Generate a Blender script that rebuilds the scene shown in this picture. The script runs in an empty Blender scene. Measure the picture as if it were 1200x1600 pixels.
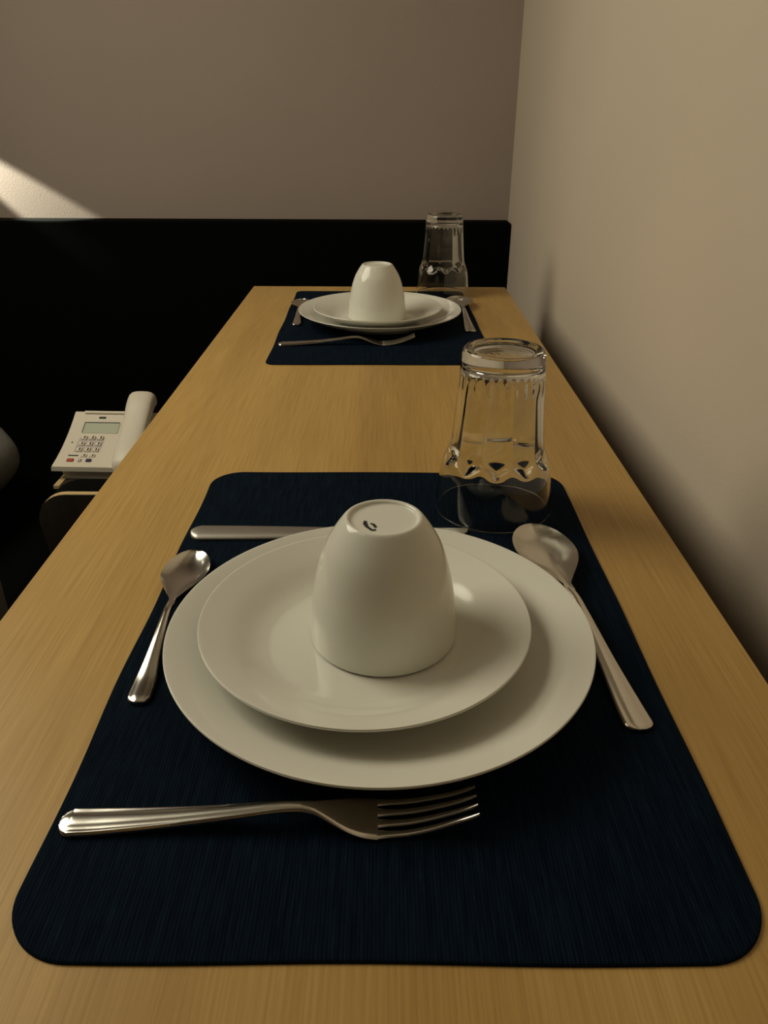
import bpy, bmesh, math, random
from mathutils import Vector, Matrix
random.seed(4)
S = bpy.context.scene
COL = S.collection
TT = 0.90          # height of the table top above the floor
PI = math.pi

# ------------------------------------------------------------ camera
F_PX, CAM_H = 1200.0, 0.291
pitch = math.atan2(628, F_PX); roll = math.radians(.25); yaw = math.atan(2.8/F_PX*math.cos(pitch))
fw = Vector((0, math.cos(pitch), -math.sin(pitch))); rt = Vector((1, 0, 0)); dn = fw.cross(rt)
Z = Matrix.Rotation(yaw, 3, 'Z'); fw, rt, dn = Z@fw, Z@rt, Z@dn
r2 = math.cos(roll)*rt - math.sin(roll)*dn; d2 = math.cos(roll)*dn + math.sin(roll)*rt
cd = bpy.data.cameras.new('camera'); cam = bpy.data.objects.new('camera', cd); COL.objects.link(cam)
cd.sensor_fit = 'HORIZONTAL'; cd.sensor_width = 36; cd.lens = 36*F_PX/1200; cd.clip_start = .01
up, bk = -d2, -fw
cam.matrix_world = Matrix(((r2.x, up.x, bk.x, 0), (r2.y, up.y, bk.y, 0), (r2.z, up.z, bk.z, TT+CAM_H), (0, 0, 0, 1)))
S.camera = cam

# ------------------------------------------------------------ world, lights, exposure
w = bpy.data.worlds.new('world'); S.world = w; w.use_nodes = True
w.node_tree.nodes['Background'].inputs[0].default_value = (.02, .018, .015, 1)
w.node_tree.nodes['Background'].inputs[1].default_value = 1.0
S.view_settings.view_transform = 'Standard'; S.view_settings.look = 'None'
S.view_settings.gamma = 1; S.view_settings.use_curve_mapping = False
S.view_settings.exposure = 0.0

def light(name, kind, loc, power, color, size=.1, aim=None, **kw):
    l = bpy.data.lights.new(name, kind); l.energy = power; l.color = color
    if kind == 'AREA': l.size = size
    else: l.shadow_soft_size = size
    for k, v in kw.items(): setattr(l, k, v)
    o = bpy.data.objects.new(name, l); COL.objects.link(o); o.location = loc
    if aim is not None:
        o.rotation_euler = (Vector(aim)-Vector(loc)).to_track_quat('-Z', 'Y').to_euler()
    return o
WARM = (1.0, .92, .71)
light('room_lamp', 'AREA', (-1.18, .92, TT+1.02), 15.8, WARM, 1.0, (0, .60, TT), shape='DISK')
light('bedside_bulb', 'POINT', (-1.30, 1.72, TT+.72), .40, WARM, .04)
light('ceiling_lamp', 'AREA', (-1.3, .1, 2.45), 1.5, WARM, .5, (-1.3, .1, 0))
light('reading_lamp', 'SPOT', (-1.26, 1.975, TT+.382), 130.0, (.97, .98, .78), .010, (-.82, 2.012, TT+.049),
      spot_size=math.radians(13), spot_blend=.35)

# ------------------------------------------------------------ materials
def mat(name, color=(.5,.5,.5), rough=.5, metal=0, **kw):
    m = bpy.data.materials.new(name); m.use_nodes = True
    b = m.node_tree.nodes['Principled BSDF']
    b.inputs['Base Color'].default_value = (*color, 1); b.inputs['Roughness'].default_value = rough
    b.inputs['Metallic'].default_value = metal
    for k, v in kw.items(): b.inputs[k].default_value = v
    return m
def nt(m): return m.node_tree.nodes, m.node_tree.links, m.node_tree.nodes['Principled BSDF']
def coords(m, scale, kind='Object'):
    n, l, b = nt(m)
    tc = n.new('ShaderNodeTexCoord'); mp = n.new('ShaderNodeMapping'); mp.inputs['Scale'].default_value = scale
    l.new(tc.outputs[kind], mp.inputs['Vector']); return mp.outputs[0]
def noise(m, vec, scale, detail=4, rough=.5):
    n, l, b = nt(m); t = n.new('ShaderNodeTexNoise'); l.new(vec, t.inputs['Vector'])
    t.inputs['Scale'].default_value = scale; t.inputs['Detail'].default_value = detail; t.inputs['Roughness'].default_value = rough
    return t.outputs['Fac']
def ramp(m, fac, stops):
    n, l, b = nt(m); r = n.new('ShaderNodeValToRGB'); l.new(fac, r.inputs[0])
    e = r.color_ramp.elements
    while len(e) < len(stops): e.new(.5)
    for el, (p, c) in zip(e, stops): el.position = p; el.color = (*c, 1)
    return r.outputs[0]
def mix(m, a, b_, fac, mode='MIX'):
    n, l, b = nt(m); x = n.new('ShaderNodeMix'); x.data_type = 'RGBA'; x.blend_type = mode
    for s, v in ((6, a), (7, b_), (0, fac)):
        if isinstance(v, (int, float)): x.inputs[s].default_value = v
        elif isinstance(v, tuple): x.inputs[s].default_value = (*v, 1)
        else: l.new(v, x.inputs[s])
    return x.outputs[2]
def bump(m, h, strength, dist):
    n, l, b = nt(m); x = n.new('ShaderNodeBump'); x.inputs['Strength'].default_value = strength; x.inputs['Distance'].default_value = dist
    l.new(h, x.inputs['Height']); l.new(x.outputs[0], b.inputs['Normal']); return x

def plaster(name, c):
    m = mat(name, c, .85); n, l, b = nt(m)
    v = coords(m, (1, 1, 1))
    big = noise(m, v, 1.6, 3)
    c2 = tuple(x*.90 for x in c)
    l.new(ramp(m, big, [(.3, c2), (.7, c)]), b.inputs['Base Color'])
    bump(m, noise(m, v, 260, 5, .6), .25, .0008)
    return m
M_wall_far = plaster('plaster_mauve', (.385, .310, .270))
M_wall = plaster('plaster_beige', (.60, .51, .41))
M_ceil = plaster('ceiling_paint', (.75, .70, .60))
M_floor = mat('dark_carpet', (.020, .017, .015), .95)

def wood(name, dark, mid, lightc, rough=.42):
    m = mat(name, mid, rough, **{'Specular IOR Level': .32}); n, l, b = nt(m)
    v1 = coords(m, (1, .018, 1)); v2 = coords(m, (1, .05, 1)); v3 = coords(m, (1, .25, 1))
    fine = ramp(m, noise(m, v1, 620, 3, .6), [(.30, dark), (.55, mid), (.75, lightc)])
    band = ramp(m, noise(m, v2, 16, 3), [(.35, (.76, .72, .66)), (.62, (1.03, 1.03, 1.03))])
    cloud = ramp(m, noise(m, v3, 5, 2), [(.3, (.90, .88, .86)), (.7, (1.05, 1.05, 1.05))])
    c = mix(m, fine, band, .75, 'MULTIPLY'); c = mix(m, c, cloud, .8, 'MULTIPLY')
    l.new(c, b.inputs['Base Color'])
    bump(m, noise(m, v1, 420, 3, .6), .10, .0004)
    return m
M_wood = wood('oak_laminate', (.43, .262, .078), (.51, .325, .104), (.56, .365, .124))
M_woodedge = mat('pale_wood_edge', (.55, .40, .20), .5)
M_black = mat('black_fabric', (.0016, .0020, .0018), .95, **{'Specular IOR Level': .06})
M_darkwood = mat('dark_brown_veneer', (.030, .021, .014), .5)
M_blackmetal = mat('black_metal', (.012, .012, .012), .45)
n, l, b = nt(M_darkwood); l.new(ramp(M_darkwood, noise(M_darkwood, coords(M_darkwood, (1, 1, .05)), 90, 3), [(.35, (.022, .016, .011)), (.7, (.040, .028, .018))]), b.inputs['Base Color'])

M_mat = mat('navy_ribbed_vinyl', (.006, .012, .030), .8, **{'Specular IOR Level': .04}); n, l, b = nt(M_mat)
v = coords(M_mat, (1, 1, 1))
wv = n.new('ShaderNodeTexWave'); wv.wave_type = 'BANDS'; wv.bands_direction = 'X'; wv.inputs['Scale'].default_value = 1/.0016/ (20/6.2832) 
wv.inputs['Distortion'].default_value = 1.2; wv.inputs['Detail'].default_value = 1; wv.inputs['Detail Scale'].default_value = 30
l.new(v, wv.inputs['Vector'])
thread = noise(M_mat, coords(M_mat, (1, .06, 1)), 520, 4, .7)
l.new(mix(M_mat, ramp(M_mat, thread, [(.38, (.0016, .0050, .0120)), (.60, (.0032, .0100, .0210)), (.80, (.010, .022, .033))]),
          ramp(M_mat, wv.outputs['Fac'], [(.2, (.7, .7, .7)), (.7, (1.15, 1.15, 1.15))]), .7, 'MULTIPLY'), b.inputs['Base Color'])
bump(M_mat, wv.outputs['Fac'], .4, .0005)

M_porc = mat('white_porcelain', (.72, .71, .635), .11, **{'Specular IOR Level': .42})
M_ink = mat('dark_print', (.02, .02, .025), .5)
M_steel = mat('stainless_steel', (.68, .655, .60), .17, 1.0)
M_satin = mat('satin_steel', (.50, .475, .43), .42, 1.0)
for m_ in (M_steel, M_satin):
    bump(m_, noise(m_, coords(m_, (.1, 1, 1)), 600, 3), .05, .0002)
M_glass = bpy.data.materials.new('clear_glass'); M_glass.use_nodes = True
n = M_glass.node_tree.nodes; n.clear(); g = n.new('ShaderNodeBsdfGlass'); g.inputs['IOR'].default_value = 1.5; g.inputs['Roughness'].default_value = .0
g.inputs['Color'].default_value = (.97, .975, .965, 1)
o_ = n.new('ShaderNodeOutputMaterial'); M_glass.node_tree.links.new(g.outputs[0], o_.inputs[0])
M_plastic = mat('cream_plastic', (.72, .66, .55), .42)
M_key = mat('grey_keys', (.50, .45, .44), .5)
M_lcd = mat('grey_green_display', (.50, .53, .42), .25)
M_red = mat('red_button', (.45, .06, .03), .5)
M_navy = mat('navy_button', (.03, .03, .09), .5)
M_linen = mat('grey_white_linen', (.22, .215, .20), .9); bump(M_linen, noise(M_linen, coords(M_linen, (1, 1, 1)), 60, 4), .3, .004)

# ------------------------------------------------------------ helpers
def link(name, me, m, parent=None, smooth=True):
    if m: me.materials.append(m)
    if smooth:
        for p in me.polygons: p.use_smooth = True
    o = bpy.data.objects.new(name, me); COL.objects.link(o)
    if parent: o.parent = parent
    return o
def obj(name, bm, m, parent=None, smooth=True):
    bmesh.ops.recalc_face_normals(bm, faces=bm.faces)
    me = bpy.data.meshes.new(name); bm.to_mesh(me); bm.free()
    return link(name, me, m, parent, smooth)
def thing(name, label, cat, loc=(0, 0, 0), rotz=0, group=None):
    o = bpy.data.objects.new(name, None); COL.objects.link(o); o.empty_display_size = .02
    o.location = loc; o.rotation_euler = (0, 0, rotz); tag(o, label, cat, group); return o
def tag(o, label, cat, group=None):
    o['label'] = label; o['category'] = cat
    if group: o['group'] = group
    return o
def struct(o): o['kind'] = 'structure'; return o
def box(bm, x0, x1, y0, y1, z0, z1, M=None):
    vs = [bm.verts.new((x, y, z)) for z in (z0, z1) for x, y in ((x0, y0), (x1, y0), (x1, y1), (x0, y1))]
    if M:
        for v_ in vs: v_.co = M @ v_.co
    for f in ((3, 2, 1, 0), (4, 5, 6, 7), (0, 1, 5, 4), (1, 2, 6, 5), (2, 3, 7, 6), (3, 0, 4, 7)):
        bm.faces.new([vs[i] for i in f])
def bevbox(x0, x1, y0, y1, z0, z1, r=.003, seg=3):
    bm = bmesh.new(); box(bm, x0, x1, y0, y1, z0, z1)
    bmesh.ops.bevel(bm, geom=bm.edges[:], offset=r, segments=seg, profile=.5, affect='EDGES'); return bm
def catmull(P, n=6):
    out = []
    for i in range(len(P)-1):
        p0 = P[max(i-1, 0)]; p1 = P[i]; p2 = P[i+1]; p3 = P[min(i+2, len(P)-1)]
        for k in range(n):
            t = k/n
            out.append(tuple(.5*((2*b)+(-a+c)*t+(2*a-5*b+4*c-d)*t*t+(-a+3*b-3*c+d)*t**3) for a, b, c, d in zip(p0, p1, p2, p3)))
    out.append(tuple(P[-1])); return out
def lathe(prof, seg=128, rfun=None, zfun=None):
    bm = bmesh.new(); rings = []
    for r, z in prof:
        if r < 1e-6: rings.append([bm.verts.new((0, 0, z))])
        else:
            ring = []
            for k in range(seg):
                a = 2*PI*k/seg
                rr = r*(rfun(a, r, z) if rfun else 1); zz = z+(zfun(a, r, z) if zfun else 0)
                ring.append(bm.verts.new((rr*math.cos(a), rr*math.sin(a), zz)))
            rings.append(ring)
    return bm, rings
def skin_rings(bm, rings, close=False):
    seq = list(zip(rings, rings[1:]))
    if close: seq.append((rings[-1], rings[0]))
    for A, B in seq:
        if len(A) == 1 and len(B) == 1: continue
        L = max(len(A), len(B))
        for k in range(L):
            j = (k+1) % L
            if len(A) == 1: bm.faces.new((A[0], B[k], B[j]))
            elif len(B) == 1: bm.faces.new((A[k], A[j], B[0]))
            else: bm.faces.new((A[k], A[j], B[j], B[k]))
def smooth_by_angle(o, ang=40):
    me = o.data
    me.set_sharp_from_angle(angle=math.radians(ang))
def copy_tree(o, parent=None):
    c = o.copy(); COL.objects.link(c)
    if parent: c.parent = parent
    for ch in [x for x in bpy.data.objects if x.parent == o]: copy_tree(ch, c)
    return c

# ------------------------------------------------------------ room shell
WX, FY = .300, 2.02
XL, YB, ZC = -3.2, -2.2, 2.55
def slab(name, m, *b):
    bm = bmesh.new(); box(bm, *b); return struct(obj(name, bm, m, smooth=False))
slab('floor', M_floor, XL-.1, WX+.1, YB-.1, FY+.1, -.1, 0)
slab('ceiling', M_ceil, XL-.1, WX+.1, YB-.1, FY+.1, ZC, ZC+.1)
slab('wall_right', M_wall, WX, WX+.1, YB, FY, 0, ZC)
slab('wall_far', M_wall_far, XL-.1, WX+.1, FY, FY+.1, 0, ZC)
slab('wall_left', M_wall, XL-.1, XL, YB, FY, 0, ZC)
M_wall_back = plaster('plaster_low_bounce', (.28, .22, .16))  # unseen wall behind the camera, darkened to weaken bounce light on the cup fronts
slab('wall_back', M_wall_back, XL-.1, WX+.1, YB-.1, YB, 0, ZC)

# ------------------------------------------------------------ headboard
hb = obj('headboard', bevbox(-2.4, .2975, 1.955, FY-.004, .002, TT+.052, .004), M_black)
tag(hb, 'long black padded headboard panel along the far wall behind the table', 'headboard')

# ------------------------------------------------------------ table
t = thing('dining_table', 'long narrow light oak table set for two along the right wall', 'table', (-.013, .6, 0))
def tb(name, bm, m, smooth=True):
    bmesh.ops.translate(bm, verts=bm.verts, vec=(.013, -.6, 0)); return obj(name, bm, m, t, smooth)
tb('tabletop', bevbox(-.247, .2205, -.30, 1.4605, TT-.036, TT, .0012, 2), M_wood, False)
for x in (-.20, .17):
    for y in (-.25, 1.40): tb('leg', bevbox(x-.02, x+.02, y-.02, y+.02, 0, TT-.036, .002), M_blackmetal)
bm = bmesh.new()
box(bm, -.19, .16, -.26, -.24, TT-.09, TT-.037); box(bm, -.19, .16, 1.39, 1.41, TT-.09, TT-.037)
box(bm, -.21, -.19, -.23, 1.38, TT-.09, TT-.037); box(bm, .16, .18, -.23, 1.38, TT-.09, TT-.037)
tb('apron', bm, M_blackmetal, False)

# ------------------------------------------------------------ placemats
MT = .0018
def placemat(name, w_, h_, radii, wob, loc, rot, label):
    pts = []
    cs = [(w_/2, -h_/2, -90, radii[1]), (w_/2, h_/2, 0, radii[2]), (-w_/2, h_/2, 90, radii[3]), (-w_/2, -h_/2, 180, radii[0])]
    for cx, cy, a0, r in cs:
        sx = 1 if cx > 0 else -1; sy = 1 if cy > 0 else -1
        for k in range(15):
            a = math.radians(a0+90*k/14)
            pts.append((cx-sx*r+r*math.cos(a), cy-sy*r+r*math.sin(a)))
    out = []
    for i, (x, y) in enumerate(pts):
        x2, y2 = pts[(i+1) % len(pts)]; d = math.hypot(x2-x, y2-y); n_ = max(1, int(d/.006))
        for k in range(n_): out.append((x+(x2-x)*k/n_, y+(y2-y)*k/n_))
    out = [(x+wob*math.sin(y*42+1.0)*(1 if x < 0 else .4)*min(1, abs(x)/(w_/2)), y+wob*.7*math.sin(x*37+2)) for x, y in out]
    bm = bmesh.new()
    rows = []
    for ins, z in ((0, 0), (0, MT*.6), (.0005, MT*.9), (.0014, MT)):
        rows.append([bm.verts.new((x*(1-ins/(w_/2)), y*(1-ins/(h_/2)), z)) for x, y in out])
    L = len(out)
    for A, B in zip(rows, rows[1:]):
        for k in range(L): bm.faces.new((A[k], A[(k+1) % L], B[(k+1) % L], B[k]))
    bm.faces.new(rows[-1]); bm.faces.new(rows[0][::-1])
    o = obj(name, bm, M_mat, smooth=False); o.location = loc; o.rotation_euler = (0, 0, rot)
    return tag(o, label, 'placemat', 'navy ribbed placemats on the table')
placemat('placemat', .308, .450, (.030, .030, .028, .028), .0008, (.0015, .4055, TT), .003, 'navy blue ribbed placemat with rounded corners, the large nearer one on the oak table')
placemat('placemat', .298, .449, (.012, .014, .012, .012), .0006, (-.0095, 1.1880, TT), .012, 'navy blue ribbed placemat at the far end of the oak table')
Z0 = TT+MT

# ------------------------------------------------------------ crockery
def revolve(name, P, n=5, seg=160, **kw):
    prof = catmull(P, n); prof = [(max(r, 0), z) for r, z in prof]
    prof[0] = (0, P[0][1]); prof[-1] = (0, P[-1][1])
    bm, rings = lathe(prof, seg, **kw); skin_rings(bm, rings); return bm
big_P = [(0, .002), (.04, .002), (.066, .002), (.0685, .0002), (.0715, .0002), (.074, .002), (.088, .0058), (.105, .0120), (.1195, .0188),
         (.1230, .0210), (.1236, .0217), (.1233, .0224), (.1216, .0223), (.105, .0164), (.090, .0098), (.080, .0064), (.070, .0053), (.04, .0050), (0, .0050)]
small_P = [(0, .0015), (.03, .0015), (.0495, .0015), (.0515, .0002), (.0545, .0002), (.0565, .0018), (.066, .0062), (.078, .0118), (.0905, .0186),
           (.0939, .0208), (.0944, .0214), (.0941, .0221), (.0926, .0220), (.078, .0155), (.066, .0085), (.0585, .0054), (.052, .0043), (.03, .0040), (0, .0040)]
cup_P = [(0, .0805), (.013, .0805), (.0180, .0808), (.0192, .0822), (.0204, .0828), (.0220, .0820), (.0246, .0785), (.0280, .0730), (.0322, .0650), (.0358, .0545), (.0388, .0420),
         (.0410, .0290), (.0423, .0150), (.0427, .0030), (.0424, .0004), (.0410, .0003), (.0402, .0022), (.0398, .0150), (.0384, .0290), (.0360, .0420), (.0325, .0545), (.0280, .0650), (.020, .0745), (.010, .0765), (0, .0768)]
cup_P = [(r*1.013, z*.945) for r, z in cup_P]
big_P = [(r*.996, z) for r, z in big_P]
small_P = [(r*1.018, z) for r, z in small_P]
def plate(name, P, loc, label, grp):
    o = obj(name, revolve(name, P), M_porc); o.location = loc; return tag(o, label, 'plate', grp)
ZP = Z0+.0002; ZS = ZP+.0056; ZCUP = ZS+.0049
near_big = plate('dinner_plate', big_P, (-.0030, .3678, ZP), 'large white porcelain dinner plate in front, beneath the smaller plate on the near mat', 'white dinner plates')
near_small = plate('side_plate', small_P, (-.0116, .3710, ZS), 'smaller white porcelain plate in front, carrying the near upturned cup', 'white side plates')
def dup(o, loc, label, rotz=None):
    c = copy_tree(o); c.location = loc; c['label'] = label
    if rotz is not None: c.rotation_euler = (0, 0, rotz)
    return c
dup(near_big, (-.0100, 1.1780, ZP), 'large white dinner plate on the far placemat, beneath the far side plate')
dup(near_small, (-.0135, 1.1680, ZS), 'smaller white plate on the far dinner plate, carrying the far upturned cup')

cup = thing('coffee_cup', 'upturned white porcelain cup with a small dark maker mark on its foot, nearest', 'cup', (-.0010, .3775, ZCUP), 0, 'upturned white cups')
obj('cup_body', revolve('cup', cup_P, 5, 128), M_porc, cup)
def stroke(bm, pts, w0, h=.0002):
    # flat pen stroke following pts
    L = []
    for i, p in enumerate(pts):
        a = Vector(pts[max(i-1, 0)]); b_ = Vector(pts[min(i+1, len(pts)-1)]); d = (b_-a).normalized(); nrm = Vector((-d.y, d.x))*w0[i]/2
        L.append((Vector(p)+nrm, Vector(p)-nrm))
    for z_ in (0,):
        T = [(bm.verts.new((a.x, a.y, h)), bm.verts.new((b_.x, b_.y, h))) for a, b_ in L]
        Bm = [(bm.verts.new((a.x, a.y, 0)), bm.verts.new((b_.x, b_.y, 0))) for a, b_ in L]
        for i in range(len(L)-1):
            bm.faces.new((T[i][0], T[i+1][0], T[i+1][1], T[i][1]))
            bm.faces.new((T[i][0], Bm[i][0], Bm[i+1][0], T[i+1][0])); bm.faces.new((T[i][1], T[i+1][1], Bm[i+1][1], Bm[i][1]))
bm = bmesh.new()
stroke(bm, [(-.0112, -.0010), (-.0113, -.0045), (-.0102, -.0080), (-.0085, -.0110)], [.0018, .0027, .0023, .0013])
stroke(bm, [(-.0078, -.0042), (-.0060, -.0055), (-.0048, -.0082), (-.0050, -.0095)], [.0011, .0019, .0019, .0014])
stroke(bm, [(-.0085, -.0100), (-.0073, -.0125), (-.0058, -.0130), (-.0044, -.0120)], [.0014, .0018, .0018, .0012])
mk = obj('maker_mark', bm, M_ink, cup, False); mk.location = (-.0003, -.0010, .0762); mk.scale = (.88, .88, 1); mk['label'] = 'small dark maker mark'
cup2 = cup.copy(); COL.objects.link(cup2)
cup2.location = (-.0140, 1.1700, ZCUP); cup2['label'] = 'upturned white porcelain cup on the far plates, in front of the black headboard'
for ch in list(cup.children):
    if ch.name.startswith('cup_body'):
        c = ch.copy(); COL.objects.link(c); c.parent = cup2

# ------------------------------------------------------------ tumblers
NF = 10
def facet(a):
    s = 2*PI/NF; b_ = ((a+.12) % s)-s/2
    return math.cos(PI/NF)/math.cos(b_)
def sstep(a, b_, x):
    t_ = min(1, max(0, (x-a)/(b_-a))); return t_*t_*(3-2*t_)
out_P = [(0, .1255), (.012, .1255), (.0225, .1258), (.0255, .1270), (.0285, .1280), (.0307, .1274), (.0320, .1250), (.0327, .1200), (.0332, .1120), (.0343, .0900), (.0357, .0700), (.0367, .0590),
         (.0377, .0530), (.0397, .0470), (.0421, .0410), (.0437, .0340), (.0448, .0250), (.0457, .0130), (.0463, .0020), (.0460, .0003)]
in_P = [(.0449, .0003), (.0444, .0020), (.0438, .0130), (.0430, .0250), (.0420, .0330), (.0403, .0395), (.0372, .0440), (.0347, .0475), (.0338, .0540), (.0324, .0700), (.0308, .0900), (.0297, .1050), (.0290, .1110), (.0270, .1145),
        (.0225, .1158), (.012, .1165), (0, .1166)]
prof = catmull(out_P, 5)+catmull(in_P, 5)
prof = [(r*(1.012-.40*z), z*1.038) for r, z in prof]
prof = [(max(r, 0), z) for r, z in prof]; prof[0] = (0, prof[1][1]); prof[-1] = (0, prof[-2][1])
nout = len(catmull(out_P, 5)); bm = bmesh.new(); rings = []
SEG = 240
for i, (r, z) in enumerate(prof):
    if r < 1e-5: rings.append([bm.verts.new((0, 0, z))]); continue
    inner = i >= nout; ring = []
    for k in range(SEG):
        a = 2*PI*k/SEG; rr = r; zz = z
        if inner:
            # inside wall is cut in ten flats that end as scallops on the shoulder
            wgt = sstep(.043, .049, z)*(1-sstep(.098, .110, z))
            rr *= 1+(facet(a)-1)*wgt*.8
            if .030 < z < .062:
                zz += .0045*(abs(math.cos(NF/2*(a+.12)))-.6)*sstep(.0395, .0455, z)*(1-sstep(.049, .059, z))
            if .100 < z < .1145: rr += .00035*math.sin(26*a)*sstep(.1, .106, z)*(1-sstep(.110, .1145, z))
        ring.append(bm.verts.new((rr*math.cos(a), rr*math.sin(a), zz)))
    rings.append(ring)
skin_rings(bm, rings)
tum = obj('tumbler', bm, M_glass); tum.location = (.0880, .5640, Z0)
tag(tum, 'upturned clear glass tumbler on the near placemat beside the near cup', 'glass', 'upturned clear tumblers')
c = tum.copy(); COL.objects.link(c); c.location = (.0985, 1.3950, Z0); c['label'] = 'upturned clear glass tumbler on the far placemat, in front of the black headboard'
c.rotation_euler = (0, 0, .2); far_tumbler = c

# ------------------------------------------------------------ cutlery
def strip(name, ST, m, parent, thick=.0018, n=4, nt_=14, bowl=None):
    """ST stations: (s, centre y, half width, z of underside centre, crown, rim bead)"""
    P = catmull(ST, n); bm = bmesh.new(); T, Bt = [], []
    for s, cy, hw, z, cr, bead in P:
        hw = max(hw, .0003); rt_, rb_ = [], []
        for k in range(nt_+1):
            t_ = -1+2*k/nt_; q = math.sin(t_*PI/2)
            if bowl is not None: dz = cr*(q*q)              # crown = bowl depth: edges rise
            else:
                dz = cr*(1-q*q) - cr
            h = bead*math.exp(-((abs(q)-.86)/.09)**2) - bead*.5*math.exp(-((abs(q)-.66)/.08)**2)
            th = thick*(.35+.65*(1-q**6)) if bowl is None else thick
            base = z+dz if bowl is not None else z + (cr*.35)*(q*q)*0
            rb_.append(bm.verts.new((s, cy+q*hw, base)))
            top = base+th if bowl is not None else z+thick+dz+cr+h-(thick*.5)*(abs(q)**8)
            rt_.append(bm.verts.new((s, cy+q*hw, top)))
        T.append(rt_); Bt.append(rb_)
    for i in range(len(P)-1):
        for k in range(nt_):
            bm.faces.new((T[i][k], T[i+1][k], T[i+1][k+1], T[i][k+1]))
            bm.faces.new((Bt[i][k], Bt[i][k+1], Bt[i+1][k+1], Bt[i+1][k]))
        bm.faces.new((T[i][0], Bt[i][0], Bt[i+1][0], T[i+1][0])); bm.faces.new((T[i][-1], T[i+1][-1], Bt[i+1][-1], Bt[i][-1]))
    for e in (0, -1):
        for k in range(nt_): bm.faces.new((T[e][k], T[e][k+1], Bt[e][k+1], Bt[e][k]))
    o = obj(name, bm, m, parent); smooth_by_angle(o, 50); return o

def endcap(hw, r, z0, cr, bead, n=10):
    return [(r*(1-math.cos(k/n*PI/2)), 0, hw*math.sin(k/n*PI/2)+.0002, z0, cr*math.sin(k/n*PI/2), bead*math.sin(k/n*PI/2)) for k in range(n)]

def make_fork(label, loc, rot):
    t = thing('fork', label, 'fork', loc, rot, 'forks on the placemats')
    strip('handle', endcap(.0073, .006, .0006, .0010, .0007) + [(.006, 0, .0074, .0006, .0011, .0010), (.02, 0, .0070, .0010, .0012, .0010), (.05, 0, .0054, .0030, .0012, .0008), (.08, 0, .0040, .0062, .0012, .0006),
          (.100, 0, .0032, .0088, .0012, .0003), (.110, 0, .0031, .0092, .0010, .0001)], M_steel, t, .0018)
    hd = strip('head', [(.1095, 0, .0031, .0092, .0010, 0), (.116, 0, .0040, .0082, .0008, 0), (.123, 0, .0068, .0060, .0004, 0), (.130, 0, .0096, .0036, .0001, 0), (.137, 0, .0112, .0016, 0, 0), (.1425, 0, .0117, .0008, 0, 0), (.1445, 0, .0117, .0007, 0, 0)], M_steel, t, .0018)
    for k in range(4):
        y = (k-1.5)*.0061
        y2 = (k-1.5)*.0052
        strip('tine', [(.1440, y, .0025, .0007, 0, 0), (.149, y*.99, .0019, .0006, 0, 0), (.158, y*.97, .0017, .0012, 0, 0), (.168, (y+y2)/2, .0016, .0034, 0, 0), (.179, y2, .0014, .0068, 0, 0), (.186, y2, .0012, .0096, 0, 0), (.1895, y2, .0007, .0112, 0, 0)],
              M_steel, hd, .0017, 3, 6)
    return t
def spoon_mesh(t, L, bl, bw, hwend, depth, m):
    hl = L-bl
    strip('handle', endcap(hwend, .006, .0006, .0012, .0006) + [(.006, 0, hwend+.0001, .0006, .0012, .0006), (.02, 0, hwend*.94, .0010, .0012, .0006), (hl*.45, 0, hwend*.66, .0040, .0012, .0005), (hl*.75, 0, hwend*.45, .0080, .0012, .0003),
          (hl*.92, 0, hwend*.36, .0095, .0011, .0002), (hl+.003, 0, hwend*.36, .0080, .0008, 0)], m, t, .0018)
    ST = []; u0 = .60; NB = 36
    for k in range(NB+1):
        u = .5*(1-math.cos(PI*k/NB))
        if u >= u0: e_ = math.sqrt(max(0, 1-((u-u0)/(1-u0))**2))
        else: e_ = (.5+.5*math.cos(PI*(u0-u)/u0))**.72
        neck = hwend*.36*(1-sstep(0, .5, u))
        hw = max(bw*e_, neck, .0003)
        rim = .0088-.0028*sstep(.05, 1, u)
        dp = depth*e_**1.15*(1-.15*u)
        bot = max(rim-dp, .0003)
        ST.append((hl+bl*u, 0, hw, bot, rim-bot, 0))
    strip('bowl', ST, m, t, .0012, 1, 24, bowl=True)
def make_spoon(name, label, loc, rot, L, bl, bw, hwend, depth, grp):
    t = thing(name, label, 'spoon', loc, rot, grp); spoon_mesh(t, L, bl, bw, hwend, depth, M_steel); return t
M_steel_l = M_steel
def aimrot(a, b_): return math.atan2(b_[1]-a[1], b_[0]-a[0])
fk = make_fork('stainless steel fork lying across the near placemat in front of the dinner plate', (-.1472, .2432, Z0), aimrot((-.1472, .2432), (.0415, .2480)))
a, b_ = (-.1352, .3225), (-.1380, .4790)
ts = make_spoon('teaspoon', 'small steel spoon on the left of the near dinner plate', (*a, Z0), aimrot(a, b_), .1565, .074, .0160, .0066, .0068, 'teaspoons')
a, b_ = (.1352, .3040), (.1120, .5215)
ds = make_spoon('table_spoon', 'large steel spoon on the right of the near dinner plate below the tumbler', (*a, Z0), aimrot(a, b_), .2185, .098, .0222, .0082, .0085, 'table spoons')
kn = thing('table_knife', 'satin steel knife lying behind the near dinner plate with its handle at left', 'knife', (-.1490, .5140, Z0), aimrot((-.149, .514), (.063, .5150)))
strip('handle', endcap(.0100, .009, .0003, .0012, 0, 10) + [(.009, 0, .0102, .0003, .0012, 0), (.04, 0, .0098, .0003, .0012, 0), (.08, 0, .0086, .0003, .0012, 0), (.107, 0, .0075, .0003, .0010, 0)], M_satin, kn, .0028)
strip('blade', [(.1065, 0, .0072, .0006, .0004, 0), (.13, 0, .0088, .0006, .0002, 0), (.17, 0, .0095, .0006, 0, 0), (.195, .001, .0085, .0006, 0, 0), (.206, .003, .0058, .0006, 0, 0), (.2115, .0052, .0032, .0006, 0, 0), (.2130, .0066, .0008, .0006, 0, 0)], M_satin, kn, .0014)
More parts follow.
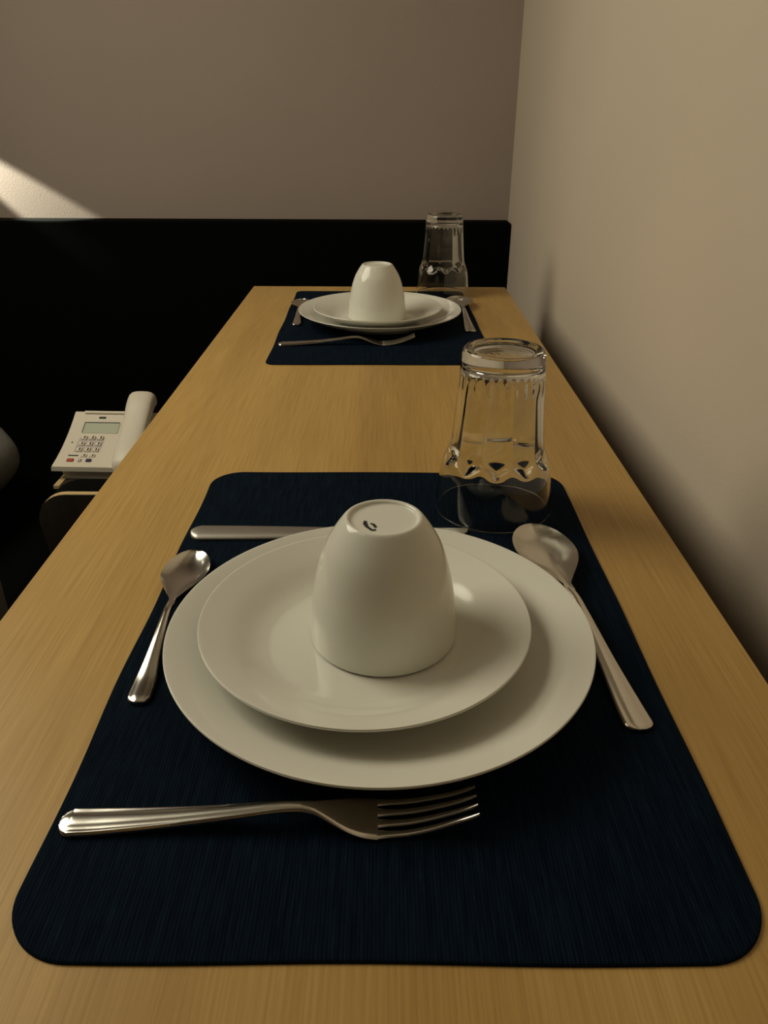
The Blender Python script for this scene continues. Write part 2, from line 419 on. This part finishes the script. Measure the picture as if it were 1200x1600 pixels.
dup(fk, (-.1500, 1.0500, Z0), 'stainless steel fork lying on the far placemat in front of the far plate', aimrot((-.15, 1.05), (.036, 1.061)))
a, b_ = (-.1360, 1.1560), (-.1425, 1.32)
dup(ts, (*a, Z0), 'small steel spoon on the left of the far dinner plate', aimrot(a, b_))
a, b_ = (.1240, 1.1230), (.1215, 1.33)
dup(ds, (*a, Z0), 'large steel spoon on the right of the far plate, in front of the far tumbler', aimrot(a, b_))

# ------------------------------------------------------------ nightstand and telephone
NT = TT-.350
ns = thing('nightstand', 'dark nightstand with pale wood edge holding the telephone', 'nightstand', (-.45, 1.55, 0))
def nb(name, bm, m, par=ns, smooth=True):
    bmesh.ops.translate(bm, verts=bm.verts, vec=(.45, -1.55, 0)); return obj(name, bm, m, par, smooth)
nb('top_panel', bevbox(-.625, -.275, 1.325, 1.600, NT-.022, NT, .0008, 1), M_darkwood, smooth=False)
bm = bmesh.new(); box(bm, -.637, -.6255, 1.325, 1.600, NT-.006, NT+.0006)
nb('edge_band', bm, M_woodedge, smooth=False)['label'] = 'pale wood edge band'
nb('carcass', bevbox(-.625, -.285, 1.345, 1.595, .08, NT-.0225, .001, 1), M_darkwood, smooth=False)
for z0, z1 in ((.10, .30), (.305, NT-.03)):
    d = nb('drawer', bevbox(-.620, -.290, 1.328, 1.3445, z0, z1, .001, 1), M_darkwood, smooth=False)
    h = bevbox(-.50, -.41, 1.315, 1.3278, (z0+z1)/2-.006, (z0+z1)/2+.006, .002); bmesh.ops.translate(h, verts=h.verts, vec=(.45, -1.55, 0)); obj('handle', h, M_blackmetal, d)
for x in (-.60, -.31):
    for y in (1.36, 1.58): nb('foot', bevbox(x-.012, x+.012, y-.012, y+.012, 0, .0795, .002), M_blackmetal)

ph = thing('telephone', 'cream corded desk telephone with display and keypad on the nightstand', 'telephone', (-.6465, 1.350, NT+.0005))
PW = .206     # body width
def face_z(y):   # concave slope of the top shell, y from the front edge
    u = y/.150
    return .029 + .026*u + .031*u*u
def slope(y): return math.atan2(face_z(y+.002)-face_z(y-.002), .004)
bm = bmesh.new(); rows = []
N = 16
for i in range(N+1):
    y = .150*i/N; z = face_z(y); inset = 0 if i else .001
    xs = (0+inset, .002, PW-.002, PW-inset)
    rows.append([bm.verts.new((x, y, z - (.002 if j in (0, 3) else 0))) for j, x in enumerate(xs)])
for A, B in zip(rows, rows[1:]):
    for k in range(3): bm.faces.new((A[k], A[k+1], B[k+1], B[k]))
def low(y): return .0145+.15*y if y < .12 else .0145+.018
lows = [[bm.verts.new((x, .150*i/N, face_z(.150*i/N)-.0095)) for x in (.0, PW)] for i in range(N+1)]
for i in range(N):
    bm.faces.new((rows[i][0], rows[i+1][0], lows[i+1][0], lows[i][0])); bm.faces.new((rows[i][3], lows[i][1], lows[i+1][1], rows[i+1][3]))
    bm.faces.new((lows[i][0], lows[i+1][0], lows[i+1][1], lows[i][1]))
bm.faces.new((*rows[0], lows[0][1], lows[0][0])); bm.faces.new((*rows[N][::-1], lows[N][0], lows[N][1]))
shell = obj('shell', bm, M_plastic, ph, False)
bm = bmesh.new()   # narrower foot beneath the shell
vs = [bm.verts.new(p) for p in [(.022, .010, 0), (PW-.01, .010, 0), (PW-.01, .145, 0), (.022, .145, 0), (.016, .006, face_z(.006)-.0098), (PW-.006, .006, face_z(.006)-.0098), (PW-.006, .145, face_z(.145)-.0102), (.016, .145, face_z(.145)-.0102)]]
for f in ((3, 2, 1, 0), (4, 5, 6, 7), (0, 1, 5, 4), (1, 2, 6, 5), (2, 3, 7, 6), (3, 0, 4, 7)): bm.faces.new([vs[i] for i in f])
obj('base', bm, M_plastic, ph, False)
def on_face(name, x0, x1, y0, y1, m, h=.0012, par=ph, r=.0006):
    yc = (y0+y1)/2; a = slope(yc); L = (y1-y0)/2/math.cos(a)
    bm = bevbox(x0, x1, -L, L, -.0006, h, r, 1)
    bmesh.ops.transform(bm, matrix=Matrix.Translation((0, yc, face_z(yc)+.0003)) @ Matrix.Rotation(a, 4, 'X'), verts=bm.verts)
    return obj(name, bm, m, par, False)
on_face('raised_bar', .022, .128, .1445, .1495, M_plastic, .004)
fr = on_face('display_frame', .0275, .100, .100, .1262, M_ink, .0004)
on_face('display', .0295, .1015, .0980, .1235, M_lcd, .0010, fr)
lg = on_face('logo', .054, .068, .1340, .1385, M_ink, .0005, r=.0001); lg['label'] = 'small dark logo'
kp = on_face('keypad', .028, .080, .041, .093, M_key, .0003)
for j in range(3):
    for i in range(3):
        x = .033+i*.0165; y = .080-j*.0165
        k_ = on_face('key', x, x+.011, y, y+.0095, M_plastic, .0030, kp)
        on_face('key_label', x+.006, x+.0085, y+.0015, y+.0080, M_ink, .0034, k_, .00005)
for i, x in enumerate((.021, .027, .033, .039)): pass
on_face('caption', .022, .042, .0345, .0375, M_ink, .0004, r=.0001)
for i in range(2):
    k_ = on_face('key', .048+i*.0165, .059+i*.0165, .031, .0385, M_plastic, .0025, kp)
    on_face('key_label', .054+i*.0165, .0565+i*.0165, .032, .0375, M_ink, .0029, k_, .00005)
for nm, x, wd, m in (('red_key', .025, .0125, M_red), ('grey_key', .0470, .006, M_key), ('navy_key', .0625, .010, M_navy)):
    on_face(nm, x, x+wd, .0165, .0245, m, .0025, ph)['label'] = nm.replace('_', ' ')
on_face('indicator', .016, .0185, .072, .0745, M_ink, .0006, r=.0001)
# handset: a thick arched bar lying in its cradle along the right side
bm = bmesh.new(); rings = []
xh = .144
path = [(-.004, .026, .0190, .010), (.003, .0300, .0255, .0160), (.022, .040, .0275, .0190), (.045, .054, .0265, .0170), (.075, .072, .0255, .0155), (.105, .090, .0258, .0165), (.128, .104, .0270, .0190), (.150, .112, .0275, .0195), (.163, .108, .0250, .0160), (.169, .100, .0140, .0080)]
for y, z, hw, hh in catmull(path, 4):
    ring = []
    for k in range(20):
        a = 2*PI*k/20; ca, sa = math.cos(a), math.sin(a)
        ring.append(bm.verts.new((xh+hw*math.copysign(abs(ca)**.7, ca), y, z+hh*math.copysign(abs(sa)**.7, sa))))
    rings.append(ring)
skin_rings(bm, rings); bm.faces.new(rings[0][::-1]); bm.faces.new(rings[-1])
obj('handset', bm, M_plastic, ph)['label'] = 'cream telephone handset'
# coiled cord running from the handset's front end to the back right
cu = bmesh.new(); cpts = []
for i in range(280):
    u = i/279; ang = u*2*PI*30; by = .165-.12*u; bx = .216+.014*math.sin(u*PI); bz = .012+.010*math.sin(u*PI)+.030*(u<.0)
    cpts.append(Vector((bx+.0045*math.cos(ang), by, bz+.0045*math.sin(ang))))
rings = []
for i, p in enumerate(cpts):
    d = (cpts[min(i+1, 279)]-cpts[max(i-1, 0)]).normalized(); e1 = d.cross(Vector((0, 1, 0.01))).normalized(); e2 = d.cross(e1)
    rings.append([cu.verts.new(p+.0014*(math.cos(2*PI*k/6)*e1+math.sin(2*PI*k/6)*e2)) for k in range(6)])
skin_rings(cu, rings)
obj('coiled_cord', cu, M_plastic, ph)
ph.rotation_euler = (0, 0, -.03)

# ------------------------------------------------------------ chair tucked beside the table
CT = TT-.205
ch = thing('chair', 'dark chair with rounded backrest and pale wood edge between the table and nightstand', 'chair', (-.30, 1.10, 0))
def rounded_panel(w_, h_, r, y0, y1, x0, z0, bot_w):
    # front outline: top corners rounded, narrowing towards the bottom
    P = []
    for k in range(9):
        a = PI/2*k/8; P.append((w_/2-r+r*math.cos(a), h_-r+r*math.sin(a)))
    for k in range(9):
        a = PI/2+PI/2*k/8; P.append((-w_/2+r+r*math.cos(a), h_-r+r*math.sin(a)))
    P += [(-bot_w/2, 0), (bot_w/2, 0)]
    bm = bmesh.new()
    A = [bm.verts.new((x0+x, y0, z0+z)) for x, z in P]; B = [bm.verts.new((x0+x, y1, z0+z)) for x, z in P]
    bm.faces.new(A); bm.faces.new(B[::-1])
    for i in range(len(P)):
        j = (i+1) % len(P); bm.faces.new((A[i], B[i], B[j], A[j]))
    return bm
def cb(name, bm, m, smooth=False):
    bmesh.ops.translate(bm, verts=bm.verts, vec=(.30, -1.10, 0)); return obj(name, bm, m, ch, smooth)
cb('backrest', rounded_panel(.42, .34, .045, .995, .9962, -.300, CT-.34, .36), M_darkwood)
e = cb('backrest_ply', rounded_panel(.42, .3405, .045, .9965, 1.0065, -.300, CT-.34, .36), M_woodedge); e['label'] = 'pale wood ply edge'
cb('back_cushion', rounded_panel(.43, .26, .06, 1.0070, 1.045, -.300, CT-.258, .38), M_black)
cb('seat', bevbox(-.51, -.09, 1.05, 1.30, .43, .465, .012), M_black, True)
for x in (-.49, -.11):
    for y in (1.06, 1.285): cb('leg', bevbox(x-.012, x+.012, y-.012, y+.012, 0, .4295, .003), M_blackmetal)
for x in (-.44, -.16):
    bm = bmesh.new(); box(bm, x-.012, x+.012, 1.008, 1.072, .395, .4285); cb('back_bracket', bm, M_blackmetal)


# ------------------------------------------------------------ bed at the left
BM = TT-.515
bed = thing('bed', 'bed with dark cover in the shadows at the left', 'bed', (-1.55, .85, 0))
def bb(name, bm, m):
    bmesh.ops.translate(bm, verts=bm.verts, vec=(1.55, -.85, 0)); return obj(name, bm, m, bed)
bb('bed_base', bevbox(-2.35, -.68, -.15, 1.79, .06, .24, .01), M_black)
bb('mattress', bevbox(-2.34, -.67, -.14, 1.79, .2405, BM, .05, 5), M_black)
for x in (-2.3, -.84):
    for y in (-.1, 1.74): bb('bed_foot', bevbox(x-.03, x+.03, y-.03, y+.03, 0, .0595, .003), M_blackmetal)
def pillow(name, cx, cy, cz, a, b_, c_, label, rot=0):
    bm = bmesh.new(); N1, N2 = 40, 24; rings = []
    for i in range(N2+1):
        ph_ = -PI/2+PI*i/N2; ring = []
        for k in range(N1):
            th = 2*PI*k/N1
            x = math.copysign(abs(math.cos(ph_)*math.cos(th))**.62, math.cos(th)); y = math.copysign(abs(math.cos(ph_)*math.sin(th))**.62, math.sin(th)); z = math.copysign(abs(math.sin(ph_))**1.0, ph_)
            wr = 1+.02*math.sin(5*th+2*ph_)+.012*math.sin(9*th)
            ring.append(bm.verts.new((a*x*wr, b_*y*wr, c_*z)))
        rings.append(ring)
    skin_rings(bm, rings); bmesh.ops.remove_doubles(bm, verts=bm.verts, dist=1e-5)
    o = obj(name, bm, M_linen); o.location = (cx, cy, cz); o.rotation_euler = (0, 0, rot); return tag(o, label, 'pillow')
pillow('pillow', -1.117, 1.42, TT-.388, .310, .28, .112, 'grey-white pillow bulging in at the left edge on the bed')
# folded duvet at the bed's side, only its edge shows
bm = bevbox(-1.75, -.545, .62, .955, BM+.001, TT-.268, .045, 6)
for v_ in bm.verts: v_.co.x += .004*math.sin(v_.co.z*40)+.003*math.sin(v_.co.y*30)
dv = obj('duvet', bm, M_linen); tag(dv, 'folded grey-white duvet whose edge shows at the lower left edge', 'duvet')
